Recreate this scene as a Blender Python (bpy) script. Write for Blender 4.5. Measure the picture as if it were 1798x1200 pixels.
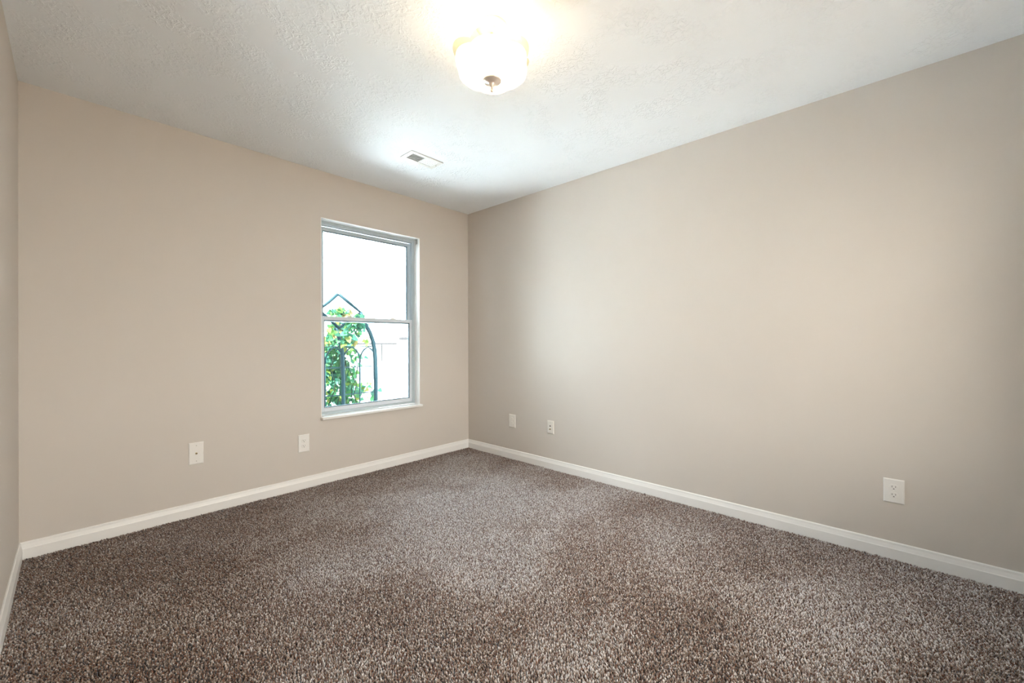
import bpy, bmesh, math, random
import numpy as np
from mathutils import Vector, Matrix

# ------------------------------------------------------------------ scene clear
for o in list(bpy.data.objects):
    bpy.data.objects.remove(o, do_unlink=True)
S = bpy.context.scene
COL = S.collection
R = math.radians

# ------------------------------------------------------------------ camera
F_PX, YAW, PITCH, ROLL = 717.28, 0.7487, 0.0007, -0.0028
CAM = Vector((-2.8278, -3.2557, 1.1015))
cam_d = bpy.data.cameras.new('camera')
cam_d.sensor_width = 36.0
cam_d.lens = F_PX * 36.0 / 1798.0
cam_d.clip_start, cam_d.clip_end = 0.02, 200
cam = bpy.data.objects.new('camera', cam_d)
COL.objects.link(cam)
fw = Vector((math.cos(YAW) * math.cos(PITCH), math.sin(YAW) * math.cos(PITCH), math.sin(PITCH)))
rt = Vector((math.sin(YAW), -math.cos(YAW), 0))
up = rt.cross(fw)
r2 = rt * math.cos(ROLL) + up * math.sin(ROLL)
u2 = r2.cross(fw)
cam.matrix_world = Matrix(((r2.x, u2.x, -fw.x, CAM.x), (r2.y, u2.y, -fw.y, CAM.y), (r2.z, u2.z, -fw.z, CAM.z), (0, 0, 0, 1)))
S.camera = cam

# ------------------------------------------------------------------ sky, exposure, lamp levels
W = bpy.data.worlds.new('overcast_sky')
S.world = W
W.use_nodes = True
bg = W.node_tree.nodes['Background']
bg.inputs['Color'].default_value = (0.78, 0.90, 1.0, 1)
SKY = 22.5
bg.inputs['Strength'].default_value = SKY
SUN = 165.0
BULB = 75.0
BULB_COLOR = (1.0, 0.74, 0.44)
vs = S.view_settings
S.display_settings.display_device = 'sRGB'
vs.view_transform = 'Standard'
vs.look = 'None'
vs.gamma = 1.0
vs.use_curve_mapping = False
vs.exposure = 0.0
S.cycles.use_denoising = True
S.cycles.max_bounces = 12
S.cycles.diffuse_bounces = 6
S.cycles.transparent_max_bounces = 12
S.cycles.sample_clamp_indirect = 80.0

# the sun stands off to the side of the house, in the plane of the window walls: it lights the ground outside only
sd = bpy.data.lights.new('sun', 'SUN')
sd.energy = SUN
sd.angle = R(1.0)
sd.color = (1.0, 0.99, 0.97)
so = bpy.data.objects.new('sun', sd)
so.rotation_euler = Vector((-math.cos(R(50)), 0, math.sin(R(50)))).to_track_quat('Z', 'Y').to_euler()
so.location = (-8, 0, 8)
COL.objects.link(so)

# sky light comes in through the window openings: portals guide the sampling
for loc, w_, h_, ax in (((-1.054, 0.15, 1.30), 0.91, 1.56, -90), ((-1.425, -4.21, 1.30), 2.05, 1.56, 90)):
    pd = bpy.data.lights.new('window_portal', 'AREA')
    pd.shape = 'RECTANGLE'
    pd.size, pd.size_y = w_, h_
    pd.cycles.is_portal = True
    po = bpy.data.objects.new('window_portal', pd)
    po.location = loc
    po.rotation_euler = (R(ax), 0, 0)
    COL.objects.link(po)


# ------------------------------------------------------------------ helpers
def tag(o, label=None, cat=None, group=None, kind=None):
    if label: o['label'] = label
    if cat: o['category'] = cat
    if group: o['group'] = group
    if kind: o['kind'] = kind
    return o


def empty(name, loc, rz=0.0, parent=None):
    o = bpy.data.objects.new(name, None)
    o.empty_display_size = 0.05
    COL.objects.link(o)
    o.location = loc
    o.rotation_euler = (0, 0, rz)
    if parent: o.parent = parent
    return o


def obj(name, bm, mat, parent=None, smooth=False, bevel=0.0, seg=2):
    me = bpy.data.meshes.new(name)
    bmesh.ops.recalc_face_normals(bm, faces=bm.faces)
    bm.to_mesh(me)
    bm.free()
    o = bpy.data.objects.new(name, me)
    COL.objects.link(o)
    if mat: me.materials.append(mat)
    if parent: o.parent = parent
    if smooth:
        for p in me.polygons: p.use_smooth = True
    if bevel:
        m = o.modifiers.new('bevel', 'BEVEL')
        m.width, m.segments = bevel, seg
        m.limit_method = 'ANGLE'
    return o


def box(bm, x0, x1, y0, y1, z0, z1):
    v = [bm.verts.new(p) for p in ((x0, y0, z0), (x1, y0, z0), (x1, y1, z0), (x0, y1, z0),
                                   (x0, y0, z1), (x1, y0, z1), (x1, y1, z1), (x0, y1, z1))]
    for f in ((0, 3, 2, 1), (4, 5, 6, 7), (0, 1, 5, 4), (1, 2, 6, 5), (2, 3, 7, 6), (3, 0, 4, 7)):
        bm.faces.new([v[i] for i in f])
    return v


def boxes(*bs):
    bm = bmesh.new()
    for b in bs: box(bm, *b)
    return bm


def tube(bm, pts, r, n=10, closed=False):
    """A round tube along a polyline."""
    pts = [Vector(p) for p in pts]
    rings = []
    for i, p in enumerate(pts):
        if closed:
            t = pts[(i + 1) % len(pts)] - pts[i - 1]
        else:
            t = pts[min(i + 1, len(pts) - 1)] - pts[max(i - 1, 0)]
        t.normalize()
        a = t.cross(Vector((0, 1, 0)))
        if a.length < 0.05: a = t.cross(Vector((1, 0, 0)))
        a.normalize()
        b = t.cross(a)
        rr = r[i] if isinstance(r, (list, tuple)) else r
        rings.append([bm.verts.new(p + a * math.cos(2 * math.pi * k / n) * rr + b * math.sin(2 * math.pi * k / n) * rr) for k in range(n)])
    m = len(rings)
    for i in range(m if closed else m - 1):
        A, B = rings[i], rings[(i + 1) % m]
        for k in range(n):
            bm.faces.new((A[k], A[(k + 1) % n], B[(k + 1) % n], B[k]))
    if not closed:
        bm.faces.new(rings[0])
        bm.faces.new(rings[-1])
    return bm


def lathe(bm, prof, n=32, axis='Z', off=(0, 0, 0)):
    """Surface of revolution of (radius, height) points about the axis."""
    rings = []
    for r, h in prof:
        ring = []
        for k in range(n):
            a = 2 * math.pi * k / n
            p = (r * math.cos(a), r * math.sin(a), h) if axis == 'Z' else (r * math.cos(a), h, r * math.sin(a))
            ring.append(bm.verts.new((p[0] + off[0], p[1] + off[1], p[2] + off[2])))
        rings.append(ring)
    for A, B in zip(rings, rings[1:]):
        for k in range(n):
            bm.faces.new((A[k], A[(k + 1) % n], B[(k + 1) % n], B[k]))
    bm.faces.new(rings[0])
    bm.faces.new(rings[-1])
    return bm


def prism(bm, pts, y0, y1):
    """Extrude an XZ outline from y0 to y1."""
    A = [bm.verts.new((x, y0, z)) for x, z in pts]
    B = [bm.verts.new((x, y1, z)) for x, z in pts]
    n = len(pts)
    for k in range(n):
        bm.faces.new((A[k], A[(k + 1) % n], B[(k + 1) % n], B[k]))
    bm.faces.new(A)
    bm.faces.new(B)
    return bm


def np_mesh(name, verts, quads=None, tris=None, smooth=True):
    me = bpy.data.meshes.new(name)
    nq = 0 if quads is None else len(quads)
    nt = 0 if tris is None else len(tris)
    me.vertices.add(len(verts))
    me.vertices.foreach_set('co', np.ascontiguousarray(verts, dtype=np.float32).ravel())
    parts = []
    if nq: parts.append(quads.ravel())
    if nt: parts.append(tris.ravel())
    loops = np.concatenate(parts).astype(np.int32)
    me.loops.add(len(loops))
    me.loops.foreach_set('vertex_index', loops)
    starts = np.concatenate([np.arange(nq) * 4, nq * 4 + np.arange(nt) * 3]).astype(np.int32)
    me.polygons.add(nq + nt)
    me.polygons.foreach_set('loop_start', starts)
    if smooth: me.polygons.foreach_set('use_smooth', np.ones(nq + nt, dtype=bool))
    me.update(calc_edges=True)
    me.validate()
    return me


# ------------------------------------------------------------------ materials
def mat(name, color, rough=0.5, metal=0.0, spec=0.5, **kw):
    m = bpy.data.materials.new(name)
    m.use_nodes = True
    b = m.node_tree.nodes['Principled BSDF']
    b.inputs['Base Color'].default_value = (*color, 1)
    b.inputs['Roughness'].default_value = rough
    b.inputs['Metallic'].default_value = metal
    b.inputs['Specular IOR Level'].default_value = spec
    for k, v in kw.items(): b.inputs[k.replace('_', ' ')].default_value = v
    return m


def bump(m, scale, dist, strength=1.0, detail=3.0, ramp=None, kind='noise'):
    nt = m.node_tree
    b = nt.nodes['Principled BSDF']
    tc = nt.nodes.new('ShaderNodeTexCoord')
    if kind == 'noise':
        n = nt.nodes.new('ShaderNodeTexNoise')
        n.inputs['Detail'].default_value = detail
    else:
        n = nt.nodes.new('ShaderNodeTexVoronoi')
    n.inputs['Scale'].default_value = scale
    nt.links.new(tc.outputs['Object'], n.inputs['Vector'])
    out = n.outputs[0]
    if ramp:
        cr = nt.nodes.new('ShaderNodeValToRGB')
        cr.color_ramp.elements[0].position = ramp[0]
        cr.color_ramp.elements[1].position = ramp[1]
        nt.links.new(out, cr.inputs[0])
        out = cr.outputs[0]
    bp = nt.nodes.new('ShaderNodeBump')
    bp.inputs['Distance'].default_value = dist
    bp.inputs['Strength'].default_value = strength
    nt.links.new(out, bp.inputs['Height'])
    nt.links.new(bp.outputs[0], b.inputs['Normal'])
    return m


WALL_C = (0.585, 0.54, 0.495)
M_wall = bump(mat('greige_wall_paint', WALL_C, 0.62, spec=0.35), 260, 0.0006, 0.35)
M_white = mat('white_trim_paint', (0.80, 0.79, 0.775), 0.38)
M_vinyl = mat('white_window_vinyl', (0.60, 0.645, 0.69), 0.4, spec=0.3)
M_vinylshade = mat('shade_toned_window_vinyl', (0.43, 0.50, 0.54), 0.45, spec=0.25)  # white vinyl with its bluish shade put into the colour
M_bead = mat('shade_toned_bead', (0.085, 0.125, 0.145), 0.6, spec=0.15)  # bead colour darkened to stand in for shade
M_plate = mat('white_plastic', (0.78, 0.76, 0.73), 0.35)
M_almond = mat('off_white_plastic', (0.74, 0.71, 0.66), 0.4)
M_dark = mat('dark_slot', (0.02, 0.018, 0.016), 0.6)
M_slotgrey = mat('grey_slot', (0.16, 0.15, 0.14), 0.6)
M_nickel = mat('brushed_nickel', (0.78, 0.70, 0.64), 0.32, 0.55)
M_brass = mat('brass_connector', (0.45, 0.36, 0.22), 0.3, 1.0)
M_steel = mat('screw_steel', (0.55, 0.53, 0.5), 0.35, 1.0)
M_ventwhite = mat('white_enamel', (0.78, 0.77, 0.75), 0.4)

# textured ceiling: trowelled knock-down blobs and ridges
M_ceil = mat('textured_ceiling_paint', (0.87, 0.905, 0.94), 0.75, spec=0.25)
nt = M_ceil.node_tree
tc = nt.nodes.new('ShaderNodeTexCoord')
n1 = nt.nodes.new('ShaderNodeTexNoise'); n1.inputs['Scale'].default_value = 42; n1.inputs['Detail'].default_value = 4; n1.inputs['Distortion'].default_value = 1.2
n2 = nt.nodes.new('ShaderNodeTexNoise'); n2.inputs['Scale'].default_value = 4.5; n2.inputs['Detail'].default_value = 2
r1 = nt.nodes.new('ShaderNodeValToRGB'); r1.color_ramp.elements[0].position = 0.47; r1.color_ramp.elements[1].position = 0.60
r3 = nt.nodes.new('ShaderNodeValToRGB'); r3.color_ramp.elements[0].position = 0.40; r3.color_ramp.elements[1].position = 0.58
mu = nt.nodes.new('ShaderNodeMath'); mu.operation = 'MULTIPLY'
for n in (n1, n2): nt.links.new(tc.outputs['Object'], n.inputs['Vector'])
nt.links.new(n1.outputs[0], r1.inputs[0]); nt.links.new(n2.outputs[0], r3.inputs[0])
nt.links.new(r1.outputs[0], mu.inputs[0]); nt.links.new(r3.outputs[0], mu.inputs[1])
bp = nt.nodes.new('ShaderNodeBump'); bp.inputs['Distance'].default_value = 0.0022; bp.inputs['Strength'].default_value = 0.9
nt.links.new(mu.outputs[0], bp.inputs['Height']); nt.links.new(bp.outputs[0], nt.nodes['Principled BSDF'].inputs['Normal'])

# window glass: see-through with a thin mirror reflection
M_glass = bpy.data.materials.new('clear_window_glass')
M_glass.use_nodes = True
nt = M_glass.node_tree
nt.nodes.remove(nt.nodes['Principled BSDF'])
tr = nt.nodes.new('ShaderNodeBsdfTransparent'); tr.inputs[0].default_value = (0.93, 0.97, 0.97, 1)
gl = nt.nodes.new('ShaderNodeBsdfGlossy'); gl.inputs['Roughness'].default_value = 0.02
fr = nt.nodes.new('ShaderNodeFresnel'); fr.inputs[0].default_value = 1.35
mx = nt.nodes.new('ShaderNodeMixShader')
nt.links.new(fr.outputs[0], mx.inputs[0]); nt.links.new(tr.outputs[0], mx.inputs[1]); nt.links.new(gl.outputs[0], mx.inputs[2])
nt.links.new(mx.outputs[0], nt.nodes['Material Output'].inputs[0])

M_fillglass = M_glass.copy()
M_fillglass.name = 'warm_fill_glass'  # tint warms the fill light of the added window
M_fillglass.node_tree.nodes['Transparent BSDF'].inputs[0].default_value = (0.84, 0.76, 0.68, 1)

# frosted lamp glass lets the bulbs' light through and scatters it
M_shade = bpy.data.materials.new('frosted_lamp_glass')
M_shade.use_nodes = True
nt = M_shade.node_tree
nt.nodes.remove(nt.nodes['Principled BSDF'])
tl = nt.nodes.new('ShaderNodeBsdfTranslucent'); tl.inputs[0].default_value = (0.92, 0.90, 0.84, 1)
tr = nt.nodes.new('ShaderNodeBsdfTransparent'); tr.inputs[0].default_value = (0.95, 0.94, 0.90, 1)
gl = nt.nodes.new('ShaderNodeBsdfGlossy'); gl.inputs['Roughness'].default_value = 0.12
m1 = nt.nodes.new('ShaderNodeMixShader'); m1.inputs[0].default_value = 0.42
m2 = nt.nodes.new('ShaderNodeMixShader'); m2.inputs[0].default_value = 0.06
nt.links.new(tl.outputs[0], m1.inputs[1]); nt.links.new(tr.outputs[0], m1.inputs[2])
nt.links.new(m1.outputs[0], m2.inputs[1]); nt.links.new(gl.outputs[0], m2.inputs[2])
nt.links.new(m2.outputs[0], nt.nodes['Material Output'].inputs[0])

# clear ruffled rim of the lamp glass
M_rim = bpy.data.materials.new('clear_lamp_glass_rim')
M_rim.use_nodes = True
nt = M_rim.node_tree
nt.nodes.remove(nt.nodes['Principled BSDF'])
tr = nt.nodes.new('ShaderNodeBsdfTransparent'); tr.inputs[0].default_value = (0.70, 0.69, 0.50, 1)
gl = nt.nodes.new('ShaderNodeBsdfGlossy'); gl.inputs['Roughness'].default_value = 0.05
m1 = nt.nodes.new('ShaderNodeMixShader'); m1.inputs[0].default_value = 0.12
nt.links.new(tr.outputs[0], m1.inputs[1]); nt.links.new(gl.outputs[0], m1.inputs[2])
nt.links.new(m1.outputs[0], nt.nodes['Material Output'].inputs[0])

M_bulb = bpy.data.materials.new('warm_bulb')
M_bulb.use_nodes = True
nt = M_bulb.node_tree
nt.nodes.remove(nt.nodes['Principled BSDF'])
em = nt.nodes.new('ShaderNodeEmission')
em.inputs[0].default_value = (*BULB_COLOR, 1)
em.inputs[1].default_value = BULB
nt.links.new(em.outputs[0], nt.nodes['Material Output'].inputs[0])

# carpet yarn: each tuft carries its own tone (0 dark .. 1 light)
M_pile = mat('twist_pile_yarn', (0.3, 0.22, 0.17), 1.0, spec=0.1)
nt = M_pile.node_tree
at = nt.nodes.new('ShaderNodeAttribute'); at.attribute_name = 'tone'
cr = nt.nodes.new('ShaderNodeValToRGB')
els = cr.color_ramp.elements
els[0].position, els[0].color = 0.0, (0.045, 0.022, 0.012, 1)
els[1].position, els[1].color = 1.0, (0.66, 0.61, 0.59, 1)
e = els.new(0.18); e.color = (0.17, 0.066, 0.028, 1)
e = els.new(0.30); e.color = (0.13, 0.062, 0.031, 1)
e = els.new(0.62); e.color = (0.29, 0.205, 0.15, 1)
pb = nt.nodes['Principled BSDF']
nt.links.new(at.outputs['Fac'], cr.inputs[0]); nt.links.new(cr.outputs[0], pb.inputs['Base Color'])
pb.inputs['Sheen Weight'].default_value = 0.7
pb.inputs['Sheen Tint'].default_value = (0.72, 0.86, 1.0, 1)
pb.inputs['Sheen Roughness'].default_value = 0.55
M_backing = mat('carpet_backing', (0.10, 0.06, 0.04), 1.0, spec=0.1)

# ------------------------------------------------------------------ room shell
XL, YF, H = -3.0148, -4.06, 2.44       # left wall x, front wall y, ceiling height (back wall y=0, right wall x=0)
T = 0.15
WX0, WX1, WZ0, WZ1 = -1.5090, -0.5995, 0.519, 2.078   # window opening in the back wall
PILE = 0.012

floor = obj('floor', boxes((XL, 0, YF, 0, -0.10, -PILE)), M_backing)
tag(floor, 'wall-to-wall speckled brown and grey twist-pile carpeted floor', 'floor', kind='structure')
ceil = obj('ceiling', boxes((XL - T, T, YF - T, T, H, H + 0.12)), M_ceil)
tag(ceil, 'white ceiling with a trowelled knock-down texture', 'ceiling', kind='structure')
wb = obj('wall_back', boxes((XL, WX0, 0, T, -0.1, H), (WX1, 0, 0, T, -0.1, H), (WX0, WX1, 0, T, -0.1, WZ0 - 0.02), (WX0, WX1, 0, T, WZ1, H)), M_wall)
tag(wb, 'greige painted wall with the window in it', 'wall', kind='structure')
wr = obj('wall_right', boxes((0, T, YF, T, -0.1, H)), M_wall)
tag(wr, 'long blank greige wall running from the corner to the right', 'wall', kind='structure')
wl = obj('wall_left', boxes((XL - T, XL, YF, T, -0.1, H)), M_wall)
tag(wl, 'greige wall seen as a narrow strip at the left edge', 'wall', kind='structure')
VX0, VX1 = -2.45, -0.40                                # opening for the unseen window added behind the camera
wf = obj('wall_front', boxes((XL - T, VX0, YF - T, YF, -0.1, H), (VX1, T, YF - T, YF, -0.1, H), (VX0, VX1, YF - T, YF, -0.1, WZ0 - 0.02), (VX0, VX1, YF - T, YF, WZ1, H)), M_wall)
tag(wf, 'greige wall behind the camera', 'wall', kind='structure')

# baseboards: flat face with a sloped stepped top, mitred at the corners
BB = [(0.0, -PILE), (0.0128, -PILE), (0.0128, 0.050), (0.0112, 0.054), (0.0085, 0.066), (0.0075, 0.070), (0.0065, 0.080), (0.0035, 0.084), (0.0, 0.084)]


def baseboard(name, a, b, inward, label):
    """Along the wall foot from a to b (2D); inward is the unit normal into the room."""
    a, b, n = Vector(a), Vector(b), Vector(inward)
    d = (b - a).normalized()
    bm = bmesh.new()
    A = [bm.verts.new((*(a + n * t + d * t), z)) for t, z in BB]
    B = [bm.verts.new((*(b + n * t - d * t), z)) for t, z in BB]
    k = len(BB)
    for i in range(k):
        bm.faces.new((A[i], A[(i + 1) % k], B[(i + 1) % k], B[i]))
    bm.faces.new(A); bm.faces.new(B)
    tag(obj(name, bm, M_white), label, 'baseboard', kind='structure')


baseboard('baseboard_back', (XL, 0), (0, 0), (0, -1), 'white baseboard along the window wall')
baseboard('baseboard_right', (0, 0), (0, YF), (-1, 0), 'white baseboard along the long right wall')
baseboard('baseboard_left', (XL, YF), (XL, 0), (1, 0), 'white baseboard at the foot of the left wall')
baseboard('baseboard_front', (0, YF), (XL, YF), (0, 1), 'white baseboard along the wall behind the camera')

# ------------------------------------------------------------------ carpet pile
rng = np.random.default_rng(7)


def field(x, y, seed, lo, hi, n=10):
    r = np.random.default_rng(seed)
    v = np.zeros_like(x)
    for _ in range(n):
        a = r.uniform(0, 2 * np.pi); k = r.uniform(lo, hi); p = r.uniform(0, 2 * np.pi)
        v += np.sin(k * (x * np.cos(a) + y * np.sin(a)) + p)
    return v / math.sqrt(n / 2)


STEP = 0.0060
gx, gy = np.meshgrid(np.arange(XL + 0.016, -0.015, STEP), np.arange(YF + 0.016, -0.015, STEP))
px = gx.ravel() + rng.uniform(-0.42, 0.42, gx.size) * STEP
py = gy.ravel() + rng.uniform(-0.42, 0.42, gx.size) * STEP
px = np.clip(px, XL + 0.0155, -0.0155); py = np.clip(py, YF + 0.0155, -0.0155)
N = px.size
f1 = field(px, py, 3, 3, 9)             # brushed patches of the nap
f2 = field(px, py, 11, 10, 30)
f3 = field(px, py, 5, 2, 6)
def spot(x, y, sx, sy): return np.exp(-((px - x) / sx) ** 2 - ((py - y) / sy) ** 2)


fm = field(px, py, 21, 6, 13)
nap_light = 1.25 * spot(-1.05, -1.15, 0.70, 0.75) + 0.45 * spot(-1.7, -1.7, 0.5, 0.5) + 0.5 * spot(-0.75, -3.2, 0.40, 0.7) + 0.16  # pale areas: window light put into the pile tone and lean
nap_light -= 0.75 * np.exp(py / 0.28) + 0.25 * np.exp(px / 0.20)             # dimmer light along the walls, put into the pile as browner margins
nap_light -= 0.95 / (1 + np.exp((px + 2.15) / 0.14))                         # less window light on the left, put in as a brown swathe
nap_light -= 0.75 * spot(-1.35, -2.62, 0.30, 0.24) + 0.5 * spot(-0.78, -2.35, 0.22, 0.16) + 0.4 * spot(-0.85, -0.95, 0.10, 0.32) + 0.4 * spot(-2.1, -2.0, 0.2, 0.15)
nap_light = np.clip(nap_light + 0.30 * f1 * 0.6 + 0.36 * fm + 0.16 * f2, -1.1, 1.1)
ang = 0.75 + 0.5 * f3 + rng.normal(0, 0.35, N)       # strokes of the vacuum lay the nap to and fro
lean = 0.0032 * nap_light
jit = rng.normal(0, 0.0020, (2, N))
lx, ly = np.cos(ang) * lean + jit[0], np.sin(ang) * lean + jit[1]
hh = rng.normal(0, 0.0012, N) + 0.0006 * f2
# creases where the pile has been parted by a vacuum cleaner or a foot
for (x0, y0, x1, y1) in ((-0.62, -0.45, -0.18, -0.20), (-0.46, -0.62, -0.22, -0.42), (-1.02, -0.62, -0.74, -0.47), (-0.42, -1.16, -0.30, -1.02),
                         (-1.15, -1.28, -0.92, -1.20), (-1.93, -1.42, -1.70, -1.36), (-1.62, -2.02, -1.46, -1.93), (-2.35, -0.62, -2.15, -0.86)):
    dx, dy = x1 - x0, y1 - y0
    L2 = dx * dx + dy * dy
    t = np.clip(((px - x0) * dx + (py - y0) * dy) / L2, 0, 1)
    ox, oy = px - (x0 + t * dx), py - (y0 + t * dy)
    d = np.hypot(ox, oy) + 1e-6
    w = np.exp(-(d / 0.009) ** 2)
    hh -= 0.006 * w
    lx += ox / d * 0.004 * w; ly += oy / d * 0.004 * w
u = rng.uniform(0, 1, N)
tone = np.where(u < 0.16, rng.uniform(0.0, 0.22, N), np.where(u < 0.55, rng.uniform(0.3, 0.65, N), rng.uniform(0.6, 1.0, N)))
tone = np.clip(tone + 0.10 * nap_light, 0, 1)  # brushed patches and painted window light go into the yarn colour
tone = np.where((rng.uniform(0, 1, N) < 0.05) & (nap_light < 0.3), 0.18, tone)
rad = rng.uniform(0.0026, 0.0042, N)
tw = rng.uniform(0, 2 * np.pi, N)
K = 4
V = np.zeros((N, 2 * K + 1, 3), np.float32)
for k in range(K):
    a = tw + 2 * np.pi * k / K
    V[:, k, 0] = px + np.cos(a) * rad * 0.62; V[:, k, 1] = py + np.sin(a) * rad * 0.62; V[:, k, 2] = -PILE
    a2 = a + 0.7
    V[:, K + k, 0] = px + lx * 0.65 + np.cos(a2) * rad; V[:, K + k, 1] = py + ly * 0.65 + np.sin(a2) * rad
    V[:, K + k, 2] = -0.0040 + hh + rng.normal(0, 0.0006, N)
V[:, 2 * K, 0] = px + lx * 1.25; V[:, 2 * K, 1] = py + ly * 1.25; V[:, 2 * K, 2] = 0.0018 + hh + rng.normal(0, 0.0008, N)
V[:, :, 0] = np.clip(V[:, :, 0], XL + 0.001, -0.001); V[:, :, 1] = np.clip(V[:, :, 1], YF + 0.001, -0.001)
base = (np.arange(N) * (2 * K + 1))[:, None]
quads = np.concatenate([base + np.array([[k, (k + 1) % K, K + (k + 1) % K, K + k]]) for k in range(K)])
tris = np.concatenate([base + np.array([[K + k, K + (k + 1) % K, 2 * K]]) for k in range(K)])
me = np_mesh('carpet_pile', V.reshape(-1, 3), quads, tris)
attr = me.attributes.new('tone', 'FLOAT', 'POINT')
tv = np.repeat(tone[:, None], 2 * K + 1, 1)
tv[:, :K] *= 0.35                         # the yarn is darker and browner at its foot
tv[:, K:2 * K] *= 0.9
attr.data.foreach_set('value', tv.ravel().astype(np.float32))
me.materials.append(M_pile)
pile = bpy.data.objects.new('carpet_pile', me)
COL.objects.link(pile)
pile.parent = floor
pile['kind'] = 'stuff'

# ------------------------------------------------------------------ window
win = empty('window_1', (0, 0, 0))
tag(win, 'white single-hung window with drywall-deep reveal and white stool', 'window', kind='structure')
e = 0.004
RV = 0.080                                # depth of the reveal in front of the frame
obj('jamb_liner', boxes((WX0, WX0 + e, 0.0, RV, WZ0, WZ1), (WX1 - e, WX1, 0.0, RV, WZ0, WZ1), (WX0 + e, WX1 - e, 0.0, RV, WZ1 - e, WZ1)), M_white, win)
obj('window_stool', boxes((WX0 - 0.005, WX1 + 0.005, -0.042, 0.0, WZ0 - 0.019, WZ0), (WX0, WX1, 0.0, RV, WZ0 - 0.019, WZ0)), M_white, win, bevel=0.003)
# outer frame with a stepped face
fx0, fx1, fz0, fz1 = WX0, WX1, WZ0, WZ1
fb = bmesh.new()
wdt = 0.030
box(fb, fx0, fx0 + wdt, RV, 0.150, fz0, fz1)
box(fb, fx1 - wdt, fx1, RV, 0.150, fz0, fz1)
box(fb, fx0 + wdt, fx1 - wdt, RV, 0.150, fz1 - wdt, fz1)
box(fb, fx0 + wdt, fx1 - wdt, RV, 0.150, fz0, fz0 + 0.022)
box(fb, fx1 - wdt - 0.006, fx1 - wdt, RV + 0.030, 0.112, fz0 + 0.022, fz1 - wdt)
box(fb, fx0 + wdt, fx0 + wdt + 0.006, RV + 0.030, 0.112, fz0 + 0.022, fz1 - wdt)
box(fb, fx0 + wdt, fx1 - wdt, RV + 0.010, 0.112, fz1 - wdt - 0.008, fz1 - wdt)
obj('window_frame', fb, M_vinylshade, win, bevel=0.0015)


def sash(name, x0, x1, z0, z1, y0, y1, st, top, bot, m):
    bm = boxes((x0, x0 + st, y0, y1, z0, z1), (x1 - st, x1, y0, y1, z0, z1), (x0 + st, x1 - st, y0, y1, z1 - top, z1), (x0 + st, x1 - st, y0, y1, z0, z0 + bot))
    g = 0.006                              # glazing bead
    bb = bmesh.new()
    ym = (y0 + y1) / 2
    bx0, bx1, bz0, bz1 = x0 + st, x1 - st, z0 + bot, z1 - top
    for b in ((bx0, bx0 + g, ym - 0.010, ym + 0.010, bz0, bz1), (bx1 - g, bx1, ym - 0.010, ym + 0.010, bz0, bz1),
              (bx0 + g, bx1 - g, ym - 0.010, ym + 0.010, bz1 - g, bz1), (bx0 + g, bx1 - g, ym - 0.010, ym + 0.010, bz0, bz0 + g)):
        box(bb, *b)
    s = obj(name, bm, m, win, bevel=0.0018)
    obj('glazing_bead', bb, M_bead, s)
    obj('glass_pane', boxes((bx0 + g, bx1 - g, ym - 0.0015, ym + 0.0015, bz0 + g, bz1 - g)), M_glass, s)
    return s


sx0, sx1 = fx0 + wdt + 0.001, fx1 - wdt - 0.001
MEET = 1.311
us = sash('upper_sash', sx0 + 0.005, sx1 - 0.005, MEET - 0.040, fz1 - wdt - 0.009, 0.114, 0.142, 0.024, 0.030, 0.036, M_vinylshade)
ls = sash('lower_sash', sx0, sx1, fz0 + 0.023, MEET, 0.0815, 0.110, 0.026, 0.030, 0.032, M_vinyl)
for lx_ in (-1.235, -0.825):
    lk = bmesh.new()
    box(lk, lx_ - 0.030, lx_ + 0.030, 0.088, 0.106, MEET, MEET + 0.006)
    box(lk, lx_ - 0.014, lx_ + 0.016, 0.092, 0.104, MEET + 0.006, MEET + 0.013)
    o = obj('sash_lock', lk, M_almond, win, bevel=0.002)
o = obj('blind_bracket', boxes((WX1 - e - 0.004, WX1 - e, 0.028, 0.056, WZ1 - e - 0.045, WZ1 - e - 0.004), (WX1 - e - 0.014, WX1 - e - 0.004, 0.028, 0.056, WZ1 - e - 0.008, WZ1 - e - 0.004)), M_steel, win, bevel=0.0008)
o['label'] = 'small grey blind bracket left in the top corner'

# unseen window added in the wall behind the camera as fill light
fill_win = empty('fill_window', (0, YF, 0))
tag(fill_win, 'unseen window added behind the camera for fill light', 'window', kind='structure')
fb = boxes((VX0, VX0 + 0.04, -0.13, -0.08, WZ0, WZ1), (VX1 - 0.04, VX1, -0.13, -0.08, WZ0, WZ1), (VX0 + 0.04, VX1 - 0.04, -0.13, -0.08, WZ1 - 0.04, WZ1),
           (VX0 + 0.04, VX1 - 0.04, -0.13, -0.08, WZ0, WZ0 + 0.04), ((VX0 + VX1) / 2 - 0.03, (VX0 + VX1) / 2 + 0.03, -0.13, -0.08, WZ0 + 0.04, WZ1 - 0.04))
obj('window_frame', fb, M_vinyl, fill_win)  # frame of the added fill window
obj('window_stool', boxes((VX0, VX1, -0.08, 0.03, WZ0 - 0.019, WZ0)), M_white, fill_win)  # stool of the added fill window
obj('glass_pane', boxes((VX0 + 0.04, (VX0 + VX1) / 2 - 0.03, -0.107, -0.103, WZ0 + 0.04, WZ1 - 0.04)), M_fillglass, fill_win)  # left pane of the added fill window
obj('glass_pane', boxes(((VX0 + VX1) / 2 + 0.03, VX1 - 0.04, -0.107, -0.103, WZ0 + 0.04, WZ1 - 0.04)), M_fillglass, fill_win)  # right pane of the added fill window

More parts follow.
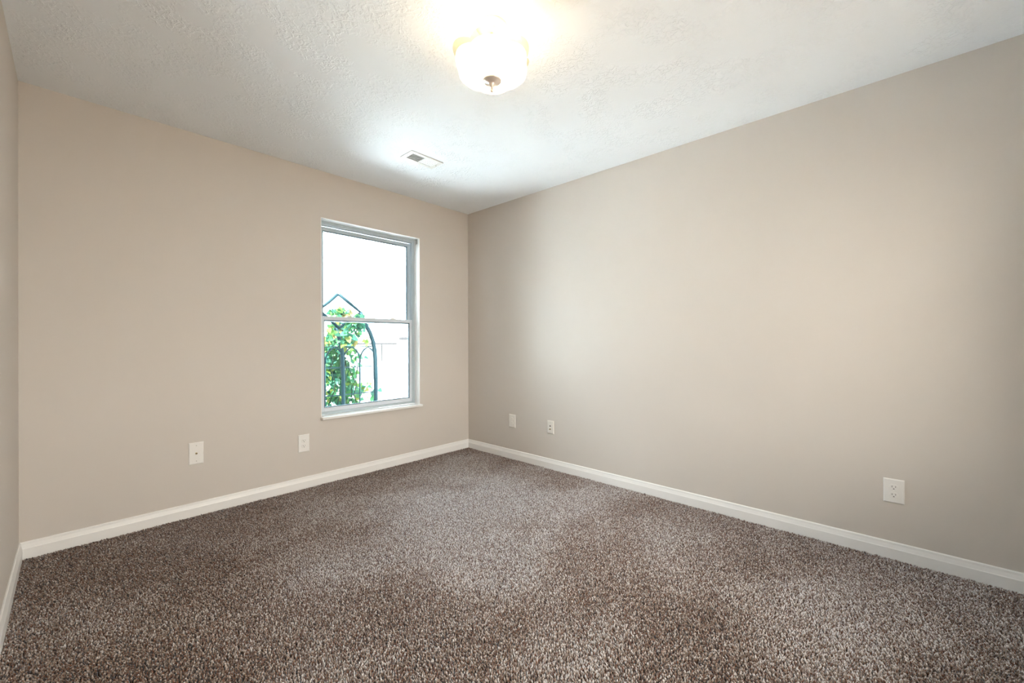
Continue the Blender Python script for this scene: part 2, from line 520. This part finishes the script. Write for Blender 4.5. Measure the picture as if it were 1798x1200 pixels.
# ------------------------------------------------------------------ ceiling light
LX, LY = -1.612, -2.014
lamp = empty('ceiling_light', (LX, LY, H))
tag(lamp, 'lit semi-flush ceiling light with scalloped glass bowl and nickel finial', 'ceiling light')
obj('canopy', lathe(bmesh.new(), [(0.066, 0.0), (0.066, -0.004), (0.058, -0.014), (0.040, -0.022), (0.012, -0.026)], 40), M_ventwhite, lamp, smooth=True)
obj('center_rod', lathe(bmesh.new(), [(0.005, -0.024), (0.005, -0.222)], 12), M_ventwhite, lamp, smooth=True)


def scallop(t, base_r, lobe, k=6, ph=0.35):
    return base_r + lobe * (abs(math.cos(k * (t + ph) / 2.0)) ** 0.8 - 0.5)


def bowl(prof, n=144, thick=None):
    bm = bmesh.new()
    rings = []
    for r, z, lobe, wav in prof:
        ring = []
        for k in range(n):
            t = 2 * math.pi * k / n
            rr = scallop(t, r, lobe)
            zz = z + wav * (abs(math.cos(3 * (t + 0.35))) - 0.5)
            ring.append(bm.verts.new((rr * math.cos(t), rr * math.sin(t), zz)))
        rings.append(ring)
    for A, B in zip(rings, rings[1:]):
        for k in range(n):
            bm.faces.new((A[k], A[(k + 1) % n], B[(k + 1) % n], B[k]))
    return bm


shade = obj('glass_shade', bowl([(0.012, -0.222, 0, 0), (0.050, -0.223, 0.001, 0), (0.090, -0.219, 0.006, 0), (0.126, -0.208, 0.012, 0), (0.145, -0.188, 0.016, 0),
                                 (0.150, -0.164, 0.017, 0.003), (0.148, -0.148, 0.015, 0.006)]), M_shade, lamp, smooth=True)
rim = obj('shade_rim', bowl([(0.148, -0.148, 0.015, 0.006), (0.151, -0.137, 0.018, 0.011), (0.158, -0.127, 0.022, 0.016)]), M_rim, lamp, smooth=True)
rim['label'] = 'clear ruffled glass rim'
for s in (-1, 1):
    sk = obj('socket', tube(bmesh.new(), [(s * 0.008, 0, -0.135), (s * 0.040, 0, -0.135)], 0.013, 14), M_almond, lamp, smooth=False)
    b = lathe(bmesh.new(), [(0.010, 0.0), (0.012, 0.008), (0.020, 0.022), (0.026, 0.036), (0.027, 0.046), (0.022, 0.060), (0.012, 0.068), (0.003, 0.070)], 20)
    bmesh.ops.rotate(b, verts=b.verts, cent=(0, 0, 0), matrix=Matrix.Rotation(s * math.pi / 2, 3, 'Y'))
    bmesh.ops.translate(b, verts=b.verts, vec=(s * 0.038, 0, -0.135))
    obj('bulb', b, M_bulb, lamp, smooth=True)
fin = obj('finial', lathe(bmesh.new(), [(0.004, -0.226), (0.038, -0.2265), (0.039, -0.229), (0.037, -0.2315), (0.014, -0.240), (0.011, -0.244), (0.0095, -0.250), (0.0068, -0.252), (0.0050, -0.255), (0.0050, -0.266)], 32), M_nickel, lamp, smooth=True)
obj('finial_knob', lathe(bmesh.new(), [(0.003, -0.265), (0.0055, -0.267), (0.0066, -0.271), (0.0055, -0.275), (0.002, -0.278)], 20), M_nickel, fin, smooth=True)

# ------------------------------------------------------------------ ceiling vent
vx, vy, vw, vd = -1.080, -0.737, 0.275, 0.146
vent = empty('ceiling_vent', (vx, vy, H))
tag(vent, 'white two-bank ceiling air register near the window wall', 'air vent')
hw, hd = vw / 2, vd / 2
ix, iy = hw - 0.030, hd - 0.028
obj('frame', boxes((-hw, -ix, -hd, hd, -0.006, 0), (ix, hw, -hd, hd, -0.006, 0), (-ix, ix, -hd, -iy, -0.006, 0), (-ix, ix, iy, hd, -0.006, 0), (-0.005, 0.005, -iy, iy, -0.006, 0)), M_ventwhite, vent)
obj('duct_backing', boxes((-ix, ix, -iy, iy, -0.0012, 0.0)), M_slotgrey, vent)
for side, tilt in ((-1, 0.55), (1, -0.75)):
    bm = bmesh.new()
    nf = 13
    for k in range(nf):
        cx = side * (0.005 + (k + 0.5) * (ix - 0.005) / nf)
        w, th = 0.0042, 0.0006
        dx, dz = math.sin(tilt) * w / 1.0, math.cos(tilt) * w / 2
        vsx = [bm.verts.new((cx + sgn_x * dx / 2 + o, yy, -0.0035 + sgn_x * dz * 0.8)) for yy in (-iy, iy) for sgn_x in (-1, 1) for o in (-th, th)]
        a = vsx
        for f in ((0, 1, 3, 2), (4, 6, 7, 5), (0, 2, 6, 4), (1, 5, 7, 3), (0, 4, 5, 1), (2, 3, 7, 6)):
            bm.faces.new([a[i] for i in f])
    for yy in (-iy * 0.5, 0.0, iy * 0.5):
        box(bm, *(sorted((side * 0.005, side * ix))), yy - 0.0006, yy + 0.0006, -0.0045, -0.0015)
    obj('louver_bank', bm, M_ventwhite, vent)
for sx in (-1, 1):
    obj('screw', lathe(bmesh.new(), [(0.0038, -0.006), (0.0036, -0.0072), (0.002, -0.0078)], 14, off=(sx * (hw - 0.014), 0, 0)), M_slotgrey, vent, smooth=True)


# ------------------------------------------------------------------ wall plates (local x = right along the wall, -y = out of the wall)
def plate(root, w, h, m, t=0.0065):
    bm = bmesh.new()
    b = 0.0045
    A = [bm.verts.new((sx * w / 2, 0, sz * h / 2)) for sx, sz in ((-1, -1), (1, -1), (1, 1), (-1, 1))]
    B = [bm.verts.new((sx * w / 2, -t * 0.45, sz * h / 2)) for sx, sz in ((-1, -1), (1, -1), (1, 1), (-1, 1))]
    Cc = [bm.verts.new((sx * (w / 2 - b), -t, sz * (h / 2 - b))) for sx, sz in ((-1, -1), (1, -1), (1, 1), (-1, 1))]
    for P, Q in ((A, B), (B, Cc)):
        for i in range(4): bm.faces.new((P[i], P[(i + 1) % 4], Q[(i + 1) % 4], Q[i]))
    bm.faces.new(A); bm.faces.new(Cc)
    return obj('cover_plate', bm, m, root, bevel=0.0008)


def screw(root, x, z, y, m):
    bm = lathe(bmesh.new(), [(0.0032, 0.0), (0.0032, -0.0006), (0.0022, -0.0013)], 14, 'Y', (x, y, z))
    return obj('screw', bm, m, root, smooth=False)


def power_outlet(loc, rz, w, h, label, m_plate=M_plate, m_slot=M_dark):
    root = empty('power_outlet', loc, rz)
    tag(root, label, 'power outlet', 'duplex wall outlets')
    t = 0.0065
    plate(root, w, h, m_plate, t)
    screw(root, 0, 0, -t, m_plate)
    for s in (1, -1):
        cz = s * 0.0195
        pts = []
        for k in range(28):
            a = 2 * math.pi * k / 28
            pts.append((0.0172 * math.cos(a), cz + max(-0.0142, min(0.0142, 0.0172 * math.sin(a)))))
        rc = obj('receptacle', prism(bmesh.new(), pts, -t - 0.0022, -t + 0.001), m_plate, root, bevel=0.0006)
        y1 = -t - 0.0022
        obj('slot', boxes((-0.0078, -0.0054, y1 - 0.0003, y1 + 0.001, cz - 0.0012, cz + 0.0078)), m_slot, rc)
        obj('slot', boxes((0.0054, 0.0078, y1 - 0.0003, y1 + 0.001, cz, cz + 0.0070)), m_slot, rc)
        g = bmesh.new()
        prism(g, [(0.0028 * math.cos(a), cz - 0.0075 + 0.0028 * math.sin(a)) for a in np.linspace(0, math.pi, 9)] + [(-0.0028, cz - 0.0098), (0.0028, cz - 0.0098)], y1 - 0.0003, y1 + 0.001)
        obj('ground_hole', g, m_slot, rc)
    return root


def coax(root, z, y, parent):
    j = obj('coax_connector', lathe(bmesh.new(), [(0.0062, 0.0), (0.0062, -0.003), (0.0050, -0.003), (0.0050, -0.010), (0.0044, -0.0105)], 18, 'Y', (0, y, z)), M_brass, parent, smooth=False)
    obj('connector_hole', lathe(bmesh.new(), [(0.0030, -0.0104), (0.0030, -0.0108)], 14, 'Y', (0, y, z)), M_dark, j)
    return j


power_outlet((-1.639, 0, 0.3395), 0, 0.0795, 0.131, 'white duplex outlet low on the wall under the window')
power_outlet((0, -3.262, 0.3415), R(-90), 0.079, 0.121, 'white duplex outlet with grey slots alone on the long right wall', m_slot=M_slotgrey)
power_outlet((0, -0.631, 0.3545), R(-90), 0.082, 0.122, 'faint off-white duplex outlet on the right wall nearest the corner', M_almond, M_almond)

cj = empty('cable_jack', (-2.2906, 0, 0.3955), 0)
tag(cj, 'white wall plate with one brass coax jack, left of the outlet', 'cable jack')
plate(cj, 0.077, 0.139, M_plate)
for z in (0.049, -0.049): screw(cj, 0, z, -0.0065, M_steel)
coax(cj, 0.0, -0.0065, cj)

tj = empty('phone_jack', (0, -1.086, 0.359), R(-90))
tag(tj, 'off-white wall plate with two dark jacks, beside the corner outlet', 'phone jack')
plate(tj, 0.071, 0.114, M_almond, 0.0085)
for z in (0.042, -0.042): screw(tj, 0, z, -0.0085, M_steel)
ph = obj('phone_socket', boxes((-0.0085, 0.0085, -0.0100, -0.008, 0.003, 0.021)), M_almond, tj, bevel=0.001)
obj('socket_opening', prism(bmesh.new(), [(-0.0065, 0.006), (0.0065, 0.006), (0.0065, 0.012), (0.003, 0.015), (0.003, 0.018), (-0.003, 0.018), (-0.003, 0.015), (-0.0065, 0.012)], -0.0103, -0.0095), M_dark, ph)
coax(tj, -0.016, -0.0085, tj)

# ------------------------------------------------------------------ outside: ground
M_lawn = bump(mat('pale_concrete', (0.78, 0.81, 0.83), 0.9, spec=0.1), 60, 0.004)
M_bounce = bump(mat('grey_bounce_ground', (0.17, 0.172, 0.17), 0.95, spec=0.1), 60, 0.02)  # unseen ground, toned to set the bounce through the added window
bm = bmesh.new()
prof = [(0.16, -0.45), (3.0, -0.45), (6.0, -1.60), (40.0, -1.70)]
A = [bm.verts.new((-20, y, z)) for y, z in prof]; B = [bm.verts.new((45, y, z)) for y, z in prof]
for i in range(3): bm.faces.new((A[i], B[i], B[i + 1], A[i + 1]))
lower = [bm.verts.new((v.co.x, v.co.y, -2.2)) for v in (A[0], B[0], B[3], A[3])]
bm.faces.new(lower)
bm.faces.new((A[0], A[1], A[2], A[3], lower[3], lower[0])); bm.faces.new((B[0], lower[1], lower[2], B[3], B[2], B[1]))
bm.faces.new((A[0], lower[0], lower[1], B[0])); bm.faces.new((A[3], B[3], lower[2], lower[3]))
tag(obj('ground', bm, M_lawn), 'bright pale concrete ground sloping away outside the window', 'ground', kind='structure')

tag(obj('ground', boxes((-20, 20, -30, YF - T - 0.01, -0.6, -0.45)), M_bounce), 'unseen grey ground added outside the fill window behind the camera', 'ground', kind='structure')

# unseen wall added left of the window to keep sun off the trellis
M_ext = mat('pale_sun_blocker', (0.5, 0.49, 0.47), 0.9, spec=0.1)
tag(obj('sun_blocker', boxes((-2.75, -2.55, T + 0.01, 2.6, -0.45, 2.6)), M_ext), 'unseen wall added left of the trellis to block the sun', 'wall', kind='structure')

# ------------------------------------------------------------------ outside: metal trellis
M_metal = mat('dark_green_painted_metal', (0.007, 0.018, 0.022), 0.7, spec=0.06)
TY = 1.30
tre = empty('garden_trellis', (-0.74, TY, -0.45))
tag(tre, 'dark green metal garden trellis with pointed diamond top outside the window', 'trellis')
IO = lambda pts: [(x + 0.74, y - TY, z + 0.45) for x, y, z in pts]


def bez(p0, p1, p2, n=10):
    return [tuple((1 - t) ** 2 * a + 2 * t * (1 - t) * b + t * t * c for a, b, c in zip(p0, p1, p2)) for t in np.linspace(0, 1, n)]


def ty(name, pts, r, n=10): return obj(name, tube(bmesh.new(), IO(pts), r, n), M_metal, tre, smooth=True)


CX = -0.77
for s in (1, -1):
    xx = lambda x: CX + s * (x - CX)
    ty('post', [(xx(-0.335), TY, -0.45), (xx(-0.338), TY, 0.60), (xx(-0.345), TY, 0.90)] + [(xx(x), TY, z) for x, z in ((-0.353, 1.0), (-0.372, 1.11), (-0.41, 1.21), (-0.46, 1.30), (-0.50, 1.38), (-0.535, 1.452))], 0.024, 12)
ty('center_post', [(-0.736, TY, -0.45), (-0.738, TY, 0.70), (-0.750, TY, 1.0), (-0.785, TY, 1.15), (-0.825, TY, 1.262)], 0.020, 12)
for x in (-0.94, -0.54):
    ty('upright_bar', [(x, TY, -0.45), (x, TY, 0.90)], 0.0080)
for z in (1.05, 0.815, 0.505, 0.10):
    ty('rung', [(-1.19 if z < 1.0 else -1.16, TY + 0.006, z), (-0.345 if z < 1.0 else -0.36, TY + 0.006, z)], 0.0060)
for xa, xb in ((-1.19, -0.94), (-0.94, -0.74), (-0.74, -0.54), (-0.54, -0.345)):
    xm = (xa + xb) / 2
    ty('gothic_arch', bez((xa, TY - 0.006, 0.87), (xa, TY - 0.006, 1.0), (xm, TY - 0.006, 1.045)) + bez((xm, TY - 0.006, 1.045), (xb, TY - 0.006, 1.0), (xb, TY - 0.006, 0.87))[1:], 0.0075)
ty('diamond_top', [(-0.785, TY, 1.642), (-0.655, TY, 1.545), (-0.530, TY, 1.452), (-0.65, TY, 1.36), (-0.785, TY, 1.262), (-0.90, TY, 1.36), (-1.005, TY, 1.455), (-0.90, TY, 1.545), (-0.797, TY, 1.642)], 0.019, 10)

# ------------------------------------------------------------------ outside: climbing vine on the trellis
M_stem = mat('vine_stem', (0.006, 0.009, 0.007), 0.9, spec=0.05)
vine = empty('climbing_vine', (-0.70, TY, -0.45))
tag(vine, 'leafy green climbing vine growing up the metal trellis', 'climbing plant')
rv = random.Random(4)
stems = []
for k in range(7):
    x0 = -0.72 + rv.uniform(-0.16, 0.22)
    pts = []
    x = x0
    for i in range(15):
        z = -0.45 + i * (1.75 + rv.uniform(-0.1, 0.12)) / 14
        x += rv.uniform(-0.05, 0.05) + (-0.70 - x) * 0.06
        pts.append((x + 0.70, rv.uniform(0.05, 0.11), z + 0.45))
    stems.append(pts)
    obj('stem', tube(bmesh.new(), pts, [0.008 - 0.0004 * i for i in range(15)], 7), M_stem, vine, smooth=True)

M_leaf = bpy.data.materials.new('vine_leaf')
M_leaf.use_nodes = True
nt = M_leaf.node_tree
pb = nt.nodes['Principled BSDF']
pb.inputs['Roughness'].default_value = 0.6
pb.inputs['Specular IOR Level'].default_value = 0.08
at = nt.nodes.new('ShaderNodeAttribute'); at.attribute_name = 'tone'
cr = nt.nodes.new('ShaderNodeValToRGB'); els = cr.color_ramp.elements
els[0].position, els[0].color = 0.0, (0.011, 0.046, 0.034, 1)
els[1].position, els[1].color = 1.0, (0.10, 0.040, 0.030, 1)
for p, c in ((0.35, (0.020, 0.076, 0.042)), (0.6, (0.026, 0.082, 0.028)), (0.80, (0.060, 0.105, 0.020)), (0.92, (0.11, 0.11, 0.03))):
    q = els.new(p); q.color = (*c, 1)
tl = nt.nodes.new('ShaderNodeBsdfTranslucent')
mx = nt.nodes.new('ShaderNodeMixShader'); mx.inputs[0].default_value = 0.42
nt.links.new(at.outputs['Fac'], cr.inputs[0])
nt.links.new(cr.outputs[0], pb.inputs['Base Color']); nt.links.new(cr.outputs[0], tl.inputs[0])
nt.links.new(pb.outputs[0], mx.inputs[1]); nt.links.new(tl.outputs[0], mx.inputs[2])
nt.links.new(mx.outputs[0], nt.nodes['Material Output'].inputs[0])
# a heart-shaped three-lobed leaf, folded a little along its midrib
LEAF = [(0, 0, 0), (0.28, -0.14, .05), (0.50, 0.10, .10), (0.44, 0.34, .07), (0.36, 0.46, .05), (0.26, 0.72, .02), (0, 1.05, -.12),
        (-0.26, 0.72, .02), (-0.36, 0.46, .05), (-0.44, 0.34, .07), (-0.50, 0.10, .10), (-0.28, -0.14, .05), (0, 0.40, -.03)]
LF = np.array(LEAF)
ring = list(range(12))
TRI = np.array([(12, ring[i], ring[(i + 1) % 12]) for i in range(12)])
lv, lt, ltone = [], [], []
nl = 0


def add_leaf(x, y, z, size, tone_):
    global nl
    Rm = Matrix.Rotation(rv.uniform(-0.7, 0.7), 3, 'Z') @ Matrix.Rotation(R(90) + rv.uniform(-0.9, 0.5), 3, 'X') @ Matrix.Rotation(rv.uniform(-1.3, 1.3) + math.pi, 3, 'Z')
    M3 = np.array(Rm)
    lv.append((LF * size) @ M3.T + np.array([x + 0.70, y - TY, z + 0.45]))
    lt.append(TRI + nl)
    ltone.append(np.full(len(LF), tone_))
    nl += len(LF)


for i in range(1250):
    z = rv.uniform(0.05, 1.50)
    if z > 1.25: half, cx = 0.09 + 0.12 * (1.5 - z), -0.66
    elif z > 0.85: half, cx = 0.20, -0.72
    elif z > 0.62: half, cx = 0.20, -0.73
    else: half, cx = 0.33, -0.66
    if z < 0.62 and rv.random() < 0.25: half = 0.36
    x = cx + rv.gauss(0, 0.55) * half
    if abs(x - cx) > half * 1.35: continue
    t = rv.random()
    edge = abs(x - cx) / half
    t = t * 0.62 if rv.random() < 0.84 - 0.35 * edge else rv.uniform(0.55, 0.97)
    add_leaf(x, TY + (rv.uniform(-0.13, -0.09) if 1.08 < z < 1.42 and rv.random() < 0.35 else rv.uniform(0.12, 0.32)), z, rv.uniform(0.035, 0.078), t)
for x, z in ((-0.30, 0.52), (-0.33, 0.50), (-0.38, 1.33), (-0.41, 1.33), (-0.42, 0.92), (-0.29, 0.44), (-0.36, 1.16), (-0.48, 0.84), (-0.31, 0.50), (-0.27, 0.40)):
    add_leaf(x, TY + 0.12, z, rv.uniform(0.05, 0.08), rv.uniform(0.1, 0.85))
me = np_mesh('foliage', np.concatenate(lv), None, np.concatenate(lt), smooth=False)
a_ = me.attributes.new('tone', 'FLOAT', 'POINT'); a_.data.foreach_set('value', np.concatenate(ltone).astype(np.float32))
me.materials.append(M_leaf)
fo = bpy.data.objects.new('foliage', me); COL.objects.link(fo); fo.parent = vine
fo['kind'] = 'stuff'

# ------------------------------------------------------------------ outside: neighbouring house
M_brick = mat('pale_brick', (0.42, 0.40, 0.38), 0.9, spec=0.2)
nt = M_brick.node_tree
bk = nt.nodes.new('ShaderNodeTexBrick')
bk.inputs['Color1'].default_value = (0.42, 0.37, 0.34, 1); bk.inputs['Color2'].default_value = (0.16, 0.14, 0.13, 1); bk.inputs['Mortar'].default_value = (0.5, 0.48, 0.46, 1)
bk.inputs['Scale'].default_value = 1.0; bk.inputs['Brick Width'].default_value = 0.20; bk.inputs['Row Height'].default_value = 0.075; bk.inputs['Mortar Size'].default_value = 0.01; bk.inputs['Bias'].default_value = -0.75
mp = nt.nodes.new('ShaderNodeMapping'); mp.inputs['Rotation'].default_value = (R(-90), 0, 0)
tc = nt.nodes.new('ShaderNodeTexCoord')
nt.links.new(tc.outputs['Object'], mp.inputs[0]); nt.links.new(mp.outputs[0], bk.inputs[0]); nt.links.new(bk.outputs[0], nt.nodes['Principled BSDF'].inputs['Base Color'])
M_roof = bump(mat('pale_grey_shingles', (0.30, 0.29, 0.29), 0.95), 25, 0.01)
M_gutter = mat('grey_gutter', (0.030, 0.027, 0.026), 0.8, spec=0.05)
M_soffit = mat('grey_soffit', (0.04, 0.04, 0.041), 0.8, spec=0.05)
M_siding = mat('pale_siding', (0.55, 0.55, 0.54), 0.85)
M_pane = mat('pale_curtained_pane', (0.12, 0.14, 0.14), 0.6, spec=0.05)
hs = empty('neighbouring_house', (4.5, 9.0, -1.65))
tag(hs, 'pale single-storey house across the yard seen through the lower sash', 'house')
def hb(name, m, *bs, par=None): return obj(name, boxes(*[(a - 4.5, b - 4.5, c - 9, d - 9, g + 1.65, h + 1.65) for a, b, c, d, g, h in bs]), m, par or hs)
hb('wing_wall', M_siding, (-4.0, 4.62, 9.3, 14.0, -1.70, 1.02))
hb('brick_wall', M_brick, (4.62, 12.0, 8.95, 14.0, -1.70, 1.17))
hb('wing_gutter', M_gutter, (-4.2, 4.60, 8.93, 9.03, 1.025, 1.085))
hb('wing_soffit', M_soffit, (-4.2, 4.60, 9.03, 9.30, 1.02, 1.04))
hb('brick_soffit', M_soffit, (4.50, 12.2, 8.60, 8.95, 1.17, 1.20))
hb('brick_fascia', M_gutter, (4.46, 12.2, 8.55, 8.60, 1.17, 1.26))
w_ = hb('house_window', M_white, (3.2, 4.30, 9.25, 9.30, -0.20, 0.95))
hb('window_pane', M_pane, (3.25, 4.20, 9.24, 9.252, -0.15, 0.90), par=w_)
hb('downspout', M_gutter, (4.20, 4.235, 9.22, 9.25, 0.45, 1.02))
for nm, x0, x1, y0, z0, yr in (('wing_roof', -4.3, 4.62, 8.90, 1.085, 12.0), ('brick_roof', 4.44, 12.3, 8.52, 1.26, 12.0)):
    bm = bmesh.new()
    zr = z0 + (yr - y0) * 0.12
    q = [(x0, y0, z0), (x1, y0, z0), (x1, yr, zr), (x0, yr, zr)]
    q2 = [(x, y, z + 0.04) for x, y, z in q]
    vv = [bm.verts.new((x - 4.5, y - 9, z + 1.65)) for x, y, z in q + q2]
    for f in ((0, 3, 2, 1), (4, 5, 6, 7), (0, 1, 5, 4), (1, 2, 6, 5), (2, 3, 7, 6), (3, 0, 4, 7)): bm.faces.new([vv[i] for i in f])
    obj(nm, bm, M_roof, hs)

# ------------------------------------------------------------------ outside: chain-link fence
M_wire = mat('galvanised_wire', (0.02, 0.02, 0.021), 0.7, spec=0.05)
fence = empty('chain_link_fence', (2.2, 6.0, -1.62))
tag(fence, 'grey chain-link fence standing in front of the pale house', 'fence')
for x in (0.2, 2.2, 4.2):
    obj('fence_post', tube(bmesh.new(), [(x - 2.2, 0, 0), (x - 2.2, 0, 2.16)], 0.02, 10), M_siding, fence, smooth=True)
obj('top_rail', tube(bmesh.new(), [(-2.1, 0, 2.14), (2.1, 0, 2.14)], 0.015, 10), M_siding, fence, smooth=True)
bm = bmesh.new()
pitch, ht = 0.075, 2.10
x = -2.0 - ht
while x < 2.0:
    for sgn in (1, -1):
        xa, xb = (x, x + ht) if sgn > 0 else (x + ht, x)
        za, zb = 0.05, 0.05 + ht
        pts = []
        for t in (0, 1): pts.append((xa + (xb - xa) * t, za + (zb - za) * t))
        (ax, az), (bx_, bz) = pts
        # clip to the panel between the end posts
        def cut(px_, qx, pz, qz, lim):
            t = (lim - px_) / (qx - px_); return pz + (qz - pz) * t
        if ax < -2: az = cut(ax, bx_, az, bz, -2); ax = -2
        if bx_ < -2: bz = cut(bx_, ax, bz, az, -2); bx_ = -2
        if ax > 2: az = cut(ax, bx_, az, bz, 2); ax = 2
        if bx_ > 2: bz = cut(bx_, ax, bz, az, 2); bx_ = 2
        if abs(ax - bx_) > 0.02: tube(bm, [(ax, sgn * 0.002, az), (bx_, sgn * 0.002, bz)], 0.0036, 4)
    x += pitch
obj('wire_mesh', bm, M_wire, fence)
